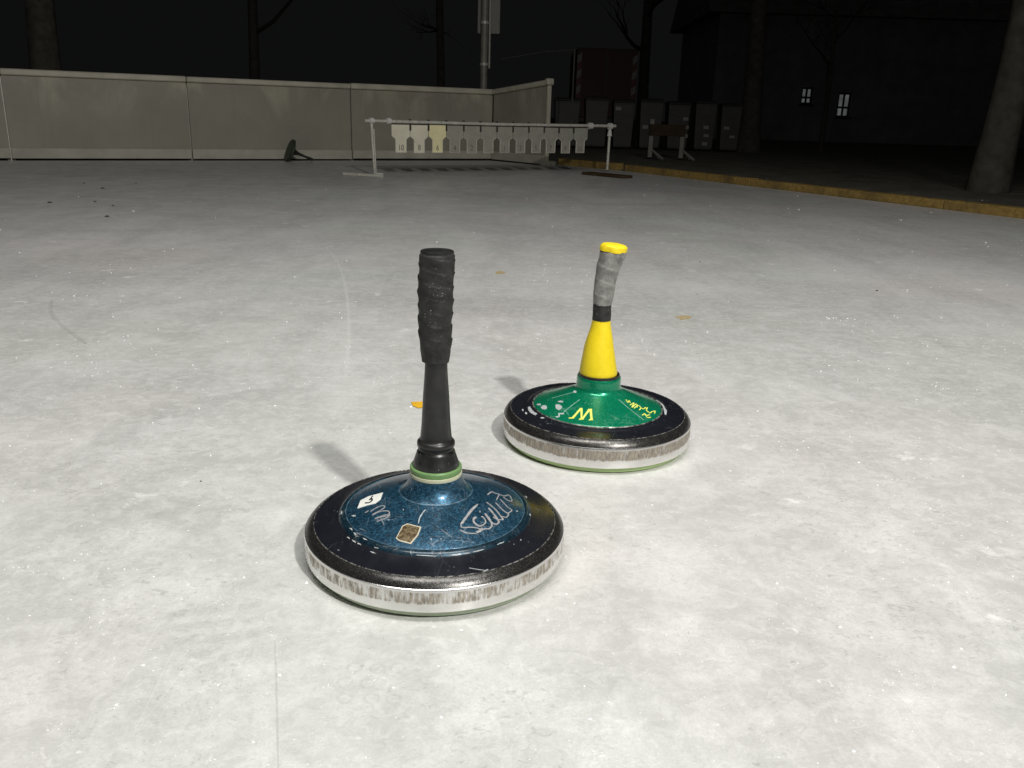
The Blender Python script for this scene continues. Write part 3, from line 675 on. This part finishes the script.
# ------------------------------------------------------------------ wooden kerb boards along the ice
def kerb(label, A, B, n, seed):
    root = tag(empty('kerb_beam', A), label, 'kerb'); rnd = random.Random(seed)
    d = (B - A).normalized(); Ln = (B - A).length; nr = Vector((-d.y, d.x, 0))
    if nr.x < 0: nr = -nr
    for i in range(n):
        t0, t1 = Ln * i / n + .004, Ln * (i + 1) / n - .004
        V, F = box_vf(t0, t1, .004 + rnd.uniform(0, .006), .10 + rnd.uniform(-.006, .006), -.004, .058 + rnd.uniform(-.006, .006))
        frame_mesh('board', V, F, 'wood', root, A, d, nr, UZ, A, .006, 2)
        for k in range(2):
            p = A + d * (t0 + (.12 if k == 0 else t1 - t0 - .12)) + nr * .05
            mesh('bolt', [p + Vector((.011 * cos(a * pi / 3), .011 * sin(a * pi / 3), z)) for z in (.045, .068) for a in range(6)], [(i_, (i_ + 1) % 6, 6 + (i_ + 1) % 6, 6 + i_) for i_ in range(6)] + [(6, 7, 8, 9, 10, 11)], 'clip_dark', root, origin=A)
    return root
kerb('long yellowish timber kerb edging the ice towards the dark lawn', c0 + cd * .06, cnear, 8, 3)
kerb('short dark timber kerb between the number rack and the barrier end', cb + (c0 - cb).normalized() * .02, c0 - (c0 - cb).normalized() * .05, 1, 5)

# ------------------------------------------------------------------ number rack
rl = gnd(375, 176); rr = gnd(607, 172.5); rd = (rr - rl).normalized(); rn = Vector((rd.y, -rd.x, 0)); RL = (rr - rl).length
RO = rl.copy()
rk = tag(empty('number_rack', RO), 'low steel rack with a row of numbered slotted plates standing on the ice', 'target rack')
ZR = .400
def rp(t, z, y=0): return rl + rd * t + rn * y + UZ * z
def t_of(x, y): return (on_plane(x, y, rl, rn) - rl).dot(rd)
tube('rod', [rp(-.075, ZR - .002), rp(RL * .5, ZR - .006), rp(RL + .065, ZR + .002)], .0125, 'galvanised', rk, 12, RO)
tube('upright', [rp(-.022, ZR + .012), rp(0, .012)], .0115, 'galvanised', rk, 10, RO)
tube('upright', [rp(RL + .004, ZR + .012), rp(RL, .026)], .0125, 'galvanised', rk, 10, RO)
tube('brace', [rp(-.018, ZR - .06, .03), rp(.0, .02, .018)], .006, 'galvanised', rk, 8, RO)
fa, fb = gnd(343.5, 175.5), gnd(381, 178)
tube('foot', [fa + UZ * .013, fb + UZ * .013], .013, 'galvanised', rk, 10, RO)
V, F = box_vf(-.045, .045, -.03, .03, -.03, .03)
fbx = gnd(379.5, 177.5)
frame_mesh('foot_block', [(v[0] * .5, v[1] * .7, v[2] * .55 + .017) for v in map(Vector, V)], F, 'white_clamp', rk, fbx, (fb - fa).normalized(), UZ.cross((fb - fa).normalized()), UZ, RO, .004)
ba, bb = gnd(586, 174.5), gnd(628, 178.5)
V, F = box_vf(0, (bb - ba).length, -.06, .06, .001, .024)
bd = (bb - ba).normalized()
frame_mesh('foot_board', V, F, 'brown_board', rk, ba, bd, UZ.cross(bd), UZ, RO, .004)
for t, r in ((-.022, .022), (t_of(388.5, 122), .024), (t_of(590.5, 126), .027), (RL + .004, .028)):
    tube('clamp', [rp(t - .016, ZR - .001), rp(t + .016, ZR - .001)], r, 'white_clamp', rk, 12, RO)
tube('clamp', [rp(RL + .004, ZR - .035), rp(RL + .004, ZR - .085)], [.014, .024], 'white_clamp', rk, 10, RO)
t0, t1 = t_of(391.3, 130), t_of(587.5, 134); mod = (t1 - t0) / 12
def font_mesh(txt, size):
    cu = bpy.data.curves.new('number', 'FONT'); cu.body = txt; cu.size = size; cu.align_x = 'CENTER'; cu.extrude = .0008; cu.resolution_u = 3
    to = bpy.data.objects.new('number', cu); COL.objects.link(to); bpy.context.view_layer.update()
    dg = bpy.context.evaluated_depsgraph_get(); me = bpy.data.meshes.new_from_object(to.evaluated_get(dg))
    bpy.data.objects.remove(to, do_unlink=True); return me
nums = ['10', '8', '6', '4', '2', '', '1', '3', '5', '7', '9', '11']
zt, zs, zc, zb = .376, .292, .268, .170
for i, tx in enumerate(nums):
    a = t0 + mod * i; b = a + mod; g = .0022; lw = mod * .285; cxm = (a + b) / 2
    P = [(a + g, zt), (a + g, zs), (cxm - lw, zc), (cxm - lw, zb), (cxm + lw, zb), (cxm + lw, zc), (b - g, zs), (b - g, zt)]
    dz = random.uniform(-.002, .002); P = [(p, z_ + dz) for p, z_ in P]; n = len(P)
    yo = random.uniform(-.003, .003)
    W = [rp(p, z_, yo + .002) for p, z_ in P] + [rp(p, z_, yo - .002) for p, z_ in P]
    F = [tuple(range(n)), tuple(range(2 * n - 1, n - 1, -1))] + [(j, j + n, (j + 1) % n + n, (j + 1) % n) for j in range(n)]
    mt = 'plate_glare_yellow' if tx == '6' else 'plate_glare_cream' if tx in ('10', '8') else 'plate_grey'
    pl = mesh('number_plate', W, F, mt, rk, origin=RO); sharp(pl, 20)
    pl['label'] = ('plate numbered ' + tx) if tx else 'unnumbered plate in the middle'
    # folded bright edge round the slot
    E = []
    for (p0, z0), (p1, z1) in zip(P[1:6], P[2:7]):
        E.append(tube('edge', [rp(p0, z0, yo + .003), rp(p1, z1, yo + .003)], .0026, 'plate_edge', pl, 4, RO, False))
    joinlast(E, 'edge_trim')
    if tx:
        me = font_mesh(tx, .060); me.materials.clear(); me.materials.append(M['plate_number'])
        for v in me.vertices:
            w3 = rp(cxm + v.co.x * .85, zb + .018 + v.co.y, yo + .0032 + v.co.z) - RO; v.co = w3
        no = bpy.data.objects.new('number', me); COL.objects.link(no); no.parent = pl
    if i:
        W = [rp(a + dx, z_, yy) for yy in (.008, -.008) for dx, z_ in ((-.007, zt - .042), (.007, zt - .042), (.007, ZR + .016), (-.007, ZR + .016))]
        mesh('clip', W, [(0, 1, 2, 3), (7, 6, 5, 4), (0, 4, 5, 1), (1, 5, 6, 2), (2, 6, 7, 3), (3, 7, 4, 0)], 'clip_dark', rk, origin=RO)
tube('hanger_bar', [rp(t0, zt + .003, 0), rp(t1, zt + .003, 0)], .005, 'clip_dark', rk, 6, RO)

# ------------------------------------------------------------------ stock lying on its side at the barrier
p = gnd(291, 161.5) + Vector((.0, -.06, 0))
R_ = .135 * .77
ax = (Vector((.76, .40, -.34))).normalized()                     # handle axis, pointing right and down to the ice
xx = UZ.cross(ax).normalized(); yy = ax.cross(xx)
sp = tag(empty('ice_stock', p), 'small dark green ice stock tipped on its side against the barrier', 'ice stock')
def tilt_lathe(nm, prof, mat):
    o = lathe(nm, [(r_ * .77 if r_ != R_ else r_, z_ * .77) for r_, z_ in prof], mat, sp, 40)
    for v in o.data.vertices: v.co = xx * v.co.x + yy * v.co.y + ax * v.co.z + cen
    return o
cen = Vector((0, 0, R_ * abs(yy.z) + .002))
tilt_lathe('running_sole', [(.0, 0), (.128, 0), (.132, .004), (.130, .012)], 'dark_green_stock')
tilt_lathe('metal_ring', [(.128, .010), (R_, .012), (R_, .030), (.125, .036)], 'dark_green_stock')
tilt_lathe('dome', [(.126, .035), (.10, .045), (.045, .066), (.030, .085), (.026, .10)], 'dark_stock')
tilt_lathe('handle', [(.024, .099), (.019, .125), (.015, .17), (.013, .21), (.017, .25), (.018, .30), (.001, .302)], 'dark_stock')
zmin = min(min(v.co.z for v in o.data.vertices) for o in sp.children)
sp.location.z = -zmin + .0005

# ------------------------------------------------------------------ trees
def tree(name, label, base, lean, h, r, seed, levels=3, crown_from=.35, flare=1.4, nl=9, group=None):
    rnd = random.Random(seed); root = tag(empty(name, base), label, 'tree', group)
    base = Vector(base); lean = Vector(lean)
    pts, rad = [], []
    for i in range(15):
        t = i / 14; pts.append(Vector((lean.x * t * h + .05 * sin(t * 5 + seed), lean.y * t * h + .05 * cos(t * 4 + seed), t * h)))
        rad.append(r * ((1 - t) ** .7 * .9 + .1) * (1 + (flare - 1) * math.exp(-t * h / .35)))
    o = tube('trunk', pts, rad, 'bark', root, 14)
    for v in o.data.vertices: v.co += Vector((rnd.uniform(-1, 1), rnd.uniform(-1, 1), 0)) * r * .05
    V, F = [], []
    def seg(P, Rr, n=5):
        b0 = len(V)
        for i, p_ in enumerate(P):
            d = (P[min(i + 1, len(P) - 1)] - P[max(i - 1, 0)]).normalized(); s_ = d.orthogonal().normalized(); t_ = d.cross(s_)
            for k in range(n): a = 2 * pi * k / n; V.append(p_ + s_ * (Rr[i] * cos(a)) + t_ * (Rr[i] * sin(a)))
        for i in range(len(P) - 1):
            for k in range(n): k2 = (k + 1) % n; F.append((b0 + i * n + k, b0 + i * n + k2, b0 + (i + 1) * n + k2, b0 + (i + 1) * n + k))
    def branch(p0, d, ln, r0, lv):
        P = [p0]; d = d.normalized()
        for i in range(5):
            d = (d + Vector((rnd.uniform(-.3, .3), rnd.uniform(-.3, .3), rnd.uniform(-.12, .24)))).normalized(); P.append(P[-1] + d * ln / 5)
        seg(P, [r0 * (1 - .8 * i / 5) for i in range(6)], 5 if lv > 1 else 4)
        if lv > 0:
            for k in range(rnd.randint(3, 5)):
                i = rnd.randint(1, 5); dd = (d + Vector((rnd.uniform(-1, 1), rnd.uniform(-1, 1), rnd.uniform(-.4, .7)))).normalized()
                branch(P[i], dd, ln * rnd.uniform(.4, .65), r0 * (1 - .8 * i / 5) * .65 + .001, lv - 1)
    for k in range(nl):
        t = crown_from + (1 - crown_from) * (k + .5) / nl; i = min(13, int(t * 14)); pp = pts[i].lerp(pts[i + 1], t * 14 - i)
        a = k * 2.4 + seed; branch(pp, Vector((cos(a), sin(a), rnd.uniform(.1, .8))), h * rnd.uniform(.22, .40) * (1.2 - t * .6), rad[i] * .45, levels)
    mesh('crown', V, F, 'twig', root, True)
    return root
def gp(px, Y): d = ray(px, 118); k = Y / d.y; return (d.x * k, Y, GZ - .01)
tree('bare_tree', 'thick leaning bare tree trunk beside the timber kerb on the dark lawn', Vector(gp(994, 7.4)), (.075, .03, 0), 6.5, .145, 2, 3, .42, 1.2)
tree('bare_tree', 'bare tree standing behind the long grey barrier', Vector(gp(53, 11.5)), (-.01, .02, 0), 7, .20, 5, 3, .2)
tree('bare_tree', 'slender bare tree with grey trunk right of the row of bins', Vector(gp(748, 15.5)), (.0, .02, 0), 7, .17, 8, 3, .3)
tree('bare_tree', 'thin bare tree whose branches cross the lit house windows', Vector(gp(822, 17.5)), (.005, .0, 0), 6, .05, 14, 3, .16, 1.2, 12)
tree('bare_tree', 'distant bare tree behind the dark red trailer', Vector(gp(640, 24)), (.01, .0, 0), 9, .16, 21, 3, .2)
tree('bare_tree', 'distant bare tree standing beyond the light pole', Vector(gp(440, 21)), (.0, .0, 0), 9, .10, 27, 3, .2)
tree('bare_tree', 'distant bare tree rising over the middle of the long barrier', Vector(gp(255, 19)), (.012, .0, 0), 8, .12, 31, 3, .2)

# ------------------------------------------------------------------ light pole with grey box
pp = Vector(gp(483, 10.6)); pole = tag(empty('light_pole', pp), 'grey steel pole with a junction box behind the barrier corner', 'pole')
tube('post', [pp, pp + Vector((0, 0, 4.2))], .044, 'pole_steel', pole, 16, pp)
tube('cable', [pp + Vector((.062, -.02, 1.02)), pp + Vector((.060, -.02, 2.0)), pp + Vector((.062, -.02, 4.1))], .011, 'galvanised', pole, 8, pp)
V, F = box_vf(-.085, .175, -.01, .10, 1.40, 1.78)
bx_ = mesh('junction_box', [pp + Vector((0, .055, 0)) + Vector(v) for v in V], F, 'grey_box', pole, origin=pp); bevel(bx_, .012, 2)
for z_ in (1.05, 1.5, 1.9): tube('bracket', [pp + Vector((0, 0, z_)), pp + Vector((0, 0, z_ + .03))], .049, 'galvanised', pole, 14, pp)
# thin post and rope behind the barrier end
tpz = Vector(gp(571.5, 13)); tpo = tag(empty('rope_post', tpz), 'thin grey post holding a sagging rope left of the trailer', 'post')
tube('post', [tpz, tpz + Vector((0, 0, 1.43))], .012, 'rope_grey', tpo, 8, tpz)
tube('rope', [tpz + Vector((0, 0, 1.42)), tpz + Vector((-.45, -.3, 1.36)), tpz + Vector((-1.02, -.8, 1.22))], .006, 'rope_grey', tpo, 6, tpz)

# ------------------------------------------------------------------ row of bins
def bin_(px0, px1, Y, h, labels, lab, seed):
    a = Vector(gp(px0, Y)); b = Vector(gp(px1, Y)); wv = (b.x - a.x) * .93; base = (a + b) / 2; rnd = random.Random(seed)
    base.z = GZ
    root = tag(empty('wheelie_bin', base), lab, 'bin', 'dark bins standing in a row')
    V = []
    for z_, k in ((.03, .80), (.06, .84), (h * .9, .97), (h * .93, 1.0)):
        for x, y in ((-1, -1), (1, -1), (1, 1), (-1, 1)): V.append((x * wv / 2 * k, y * wv * .55 * k, z_))
    F = [(3, 2, 1, 0)] + [(4 * i + j, 4 * i + (j + 1) % 4, 4 * i + 4 + (j + 1) % 4, 4 * i + 4 + j) for i in range(3) for j in range(4)] + [(12, 13, 14, 15)]
    bevel(mesh('body', V, F, 'bin_plastic', root), .012, 2)
    V = []
    for z_, k in ((h * .935, 1.03), (h * .96, 1.03), (h, .82)):
        for x, y in ((-1, -1), (1, -1), (1, 1), (-1, 1)): V.append((x * wv / 2 * k, y * wv * .57 * k, z_))
    F = [(3, 2, 1, 0)] + [(4 * i + j, 4 * i + (j + 1) % 4, 4 * i + 4 + (j + 1) % 4, 4 * i + 4 + j) for i in range(2) for j in range(4)] + [(8, 9, 10, 11)]
    bevel(mesh('lid', V, F, 'bin_lid', root), .010, 2)
    for s_ in (-1, 1):
        x = s_ * wv * .46; tube('wheel', [(x - .02, wv * .42, .075), (x + .02, wv * .42, .075)], .075, 'rubber', root, 16)
    for k in range(3):
        V, F = box_vf(-wv * .36, wv * .36, -.012, .012, -.008, .008)
        zz = h * (.35 + .18 * k); ky = wv * .55 * (.84 + .13 * (zz - .06) / (h * .9 - .06))
        mesh('rib', [(v[0], v[1] - ky, v[2] + zz) for v in V], F, 'bin_plastic', root)
    for (lx, ly) in labels:
        P = at_depth(lx, ly, Y - wv * .6); lx_, lz = P.x - base.x, P.z - base.z
        ky = wv * .55 * (.84 + .13 * (lz - .06) / (h * .9 - .06))
        V, F = box_vf(-.045, .045, -.004, .004, -.028, .028)
        mesh('sticker', [(lx_ + v[0], -ky - .006 + v[1], lz + v[2]) for v in V], F, 'label_white', root)
spec = [(553, 580, [], 'dark bin at the barrier end of the row'), (583, 608, [], 'second dark bin from the barrier end'), (611, 634, [(618.5, 108.5)], 'dark bin with one pale sticker near its lid'),
        (637, 662, [(645.5, 127)], 'dark bin with one pale sticker at half height'), (665, 689, [(686, 119), (686.5, 127.5), (685.5, 136)], 'dark bin with three stickers close to its edge'),
        (692, 715, [(706.5, 127.5), (706.5, 135.5), (705, 144)], 'dark bin with three stickers down its middle'), (718, 740, [(727, 128), (732.5, 136.5)], 'dark bin at the tree end of the row')]
for i, (a, b, lb, lab) in enumerate(spec): bin_(a, b, 15.0 + .05 * i, .80 + .03 * (i % 2), lb, lab, i)

# ------------------------------------------------------------------ trestle in front of the bins
tb = Vector(gp(668, 11.4)); tb.z = GZ; tr = tag(empty('trestle', tb), 'small dark trestle with splayed feet in front of the bins', 'trestle')
for s_, zt_ in ((-1, .50), (1, .32)):
    x = s_ * .20
    V, F = box_vf(x - .028, x + .028, -.03, .03, .03, zt_); bevel(mesh('leg', V, F, 'grey_box', tr), .004, 1)
    for sy in (-1, 1):
        tube('foot', [(x, 0, .14), (x + .15, sy * .16, .014)], .018, 'grey_box', tr, 6)
V, F = box_vf(-.23, .23, -.05, -.032, .30, .44); bevel(mesh('board', V, F, 'brown_board', tr), .004, 1)

# ------------------------------------------------------------------ trailer with warning stripes
to = Vector(gp(604, 18.5)); to.z = GZ; tl_ = tag(empty('box_trailer', to), 'dark red box trailer with red and white striped edges behind the bins', 'trailer')
wv = .62
V, F = box_vf(-wv, wv, 0, 2.4, .50, 1.84); bevel(mesh('box', V, F, 'trailer_red', tl_), .02, 2)
V, F = box_vf(-wv, wv, -.03, 2.4, .40, .497); bevel(mesh('chassis', V, F, 'bin_lid', tl_), .01, 1)
for s_ in (-1, 1):
    x = s_ * (wv + .06); wh = empty('wheel'); bpy.data.objects.remove(wh)
    wh = tube('wheel', [(x - .07, 1.2, .30), (x + .07, 1.2, .30)], .30, 'rubber', tl_, 24)
    tube('rim', [(x - .075, 1.2, .30), (x + .075, 1.2, .30)], .17, 'galvanised', wh, 18)
    for k in range(6):
        z0 = .82 + k * .15; x0 = s_ * (wv - .055)
        W = [(x0 + dx, y_, z0 + dz + (dx * .8)) for y_ in (-.012, -.002) for dx, dz in ((-.045, 0), (.045, 0), (.045, .146), (-.045, .146))]
        mesh('warning_stripe', W, [(0, 1, 2, 3), (7, 6, 5, 4), (0, 4, 5, 1), (1, 5, 6, 2), (2, 6, 7, 3), (3, 7, 4, 0)], 'stripe_white' if k % 2 else 'stripe_red', tl_)
    V, F = box_vf(s_ * .42 - .05, s_ * .42 + .05, -.05, -.031, .425, .475); mesh('tail_light', V, F, 'stripe_red', tl_)
V, F = box_vf(-.012, .012, -.012, -.001, .55, 1.80); mesh('door_seam', V, F, 'bin_lid', tl_)

# ------------------------------------------------------------------ house with two lit windows
hb = Vector(gp(860, 27)); hb.z = GZ; hs = tag(empty('house', hb), 'dark house with two dimly lit cross-barred windows behind the lawn', 'house')
wins = []
for (x0, x1, y0, y1) in ((800.5, 814, 87.5, 104), (836, 852.5, 93, 117)):
    A = at_depth(x0, y1, 27) - hb; B_ = at_depth(x1, y0, 27) - hb; wins.append((A.x, B_.x, A.z, B_.z))
# front wall in strips round the openings
def wallstrip(x0, x1, z0, z1):
    V, F = box_vf(x0, x1, 0, .3, z0, z1); return V, F
WV, WF = [], []
def addb(V, F): b = len(WV); WV.extend(V); WF.extend([tuple(i + b for i in f) for f in F])
xs = [-4.5, wins[0][0], wins[0][1], wins[1][0], wins[1][1], 6.0]; H_ = 3.6
addb(*wallstrip(xs[0], xs[1], 0, H_)); addb(*wallstrip(xs[2], xs[3], 0, H_)); addb(*wallstrip(xs[4], xs[5], 0, H_))
for i, k in ((0, 1), (1, 3)):
    addb(*wallstrip(xs[k], xs[k + 1], 0, wins[i][2])); addb(*wallstrip(xs[k], xs[k + 1], wins[i][3], H_))
V, F = box_vf(-4.5, -4.2, .301, 6, 0, H_); addb(V, F); V, F = box_vf(5.7, 6.0, .301, 6, 0, H_); addb(V, F); V, F = box_vf(-4.199, 5.699, 5.7, 6, 0, H_); addb(V, F)
mesh('wall', WV, WF, 'house_wall', hs)
V = [(-4.9, -.5, H_ - .1), (6.4, -.5, H_ - .1), (6.4, 6.5, H_ - .1), (-4.9, 6.5, H_ - .1), (-4.9, 3, H_ + 2.6), (6.4, 3, H_ + 2.6)]
mesh('roof', V, [(0, 1, 5, 4), (2, 3, 4, 5), (1, 2, 5), (3, 0, 4), (3, 2, 1, 0)], 'house_roof', hs)
for (x0, x1, z0, z1) in wins:
    fwid = .05; xm = (x0 + x1) / 2; zm = z0 + (z1 - z0) * .40
    FV, FF = [], []
    def ab(V, F): b = len(FV); FV.extend(V); FF.extend([tuple(i + b for i in f) for f in F])
    ab(*box_vf(x0, x0 + fwid, .08, .16, z0, z1)); ab(*box_vf(x1 - fwid, x1, .08, .16, z0, z1))
    ab(*box_vf(x0 + fwid, x1 - fwid, .081, .159, z0, z0 + fwid)); ab(*box_vf(x0 + fwid, x1 - fwid, .081, .159, z1 - fwid, z1))
    ab(*box_vf(xm - .028, xm + .028, .082, .158, z0 + fwid, z1 - fwid)); ab(*box_vf(x0 + fwid, xm - .028, .083, .157, zm - .028, zm + .028)); ab(*box_vf(xm + .028, x1 - fwid, .083, .157, zm - .028, zm + .028))
    fr = mesh('window', FV, FF, 'window_frame', hs)
    for (a, b) in ((x0 + fwid, xm - .028), (xm + .028, x1 - fwid)):
        for (c_, d_) in ((z0 + fwid, zm - .028), (zm + .028, z1 - fwid)):
            V, F = box_vf(a + .001, b - .001, .11, .125, c_ + .001, d_ - .001); mesh('pane', V, F, 'lit_pane', fr)
    V, F = box_vf(x0 - .05, x1 + .05, -.06, .079, z0 - .05, z0 - .002); mesh('sill', V, F, 'window_frame', fr)
# far lamp, a white point of light
lp = Vector(gp(971.5, 42)); lp.z = GZ; ft = at_depth(971.5, 136.5, 42)
fl_ = tag(empty('garden_lamp', lp), 'tiny far white lamp glowing near the leaning trunk', 'lamp')
hz = ft.z - GZ
tube('post', [(0, 0, 0), (0, 0, max(.1, hz - .05))], .02, 'pole_steel', fl_, 8)
lathe('bulb', [(.001, hz - .05), (.03, hz - .035), (.042, hz), (.03, hz + .035), (.001, hz + .05)], 'far_bulb', fl_, 16)
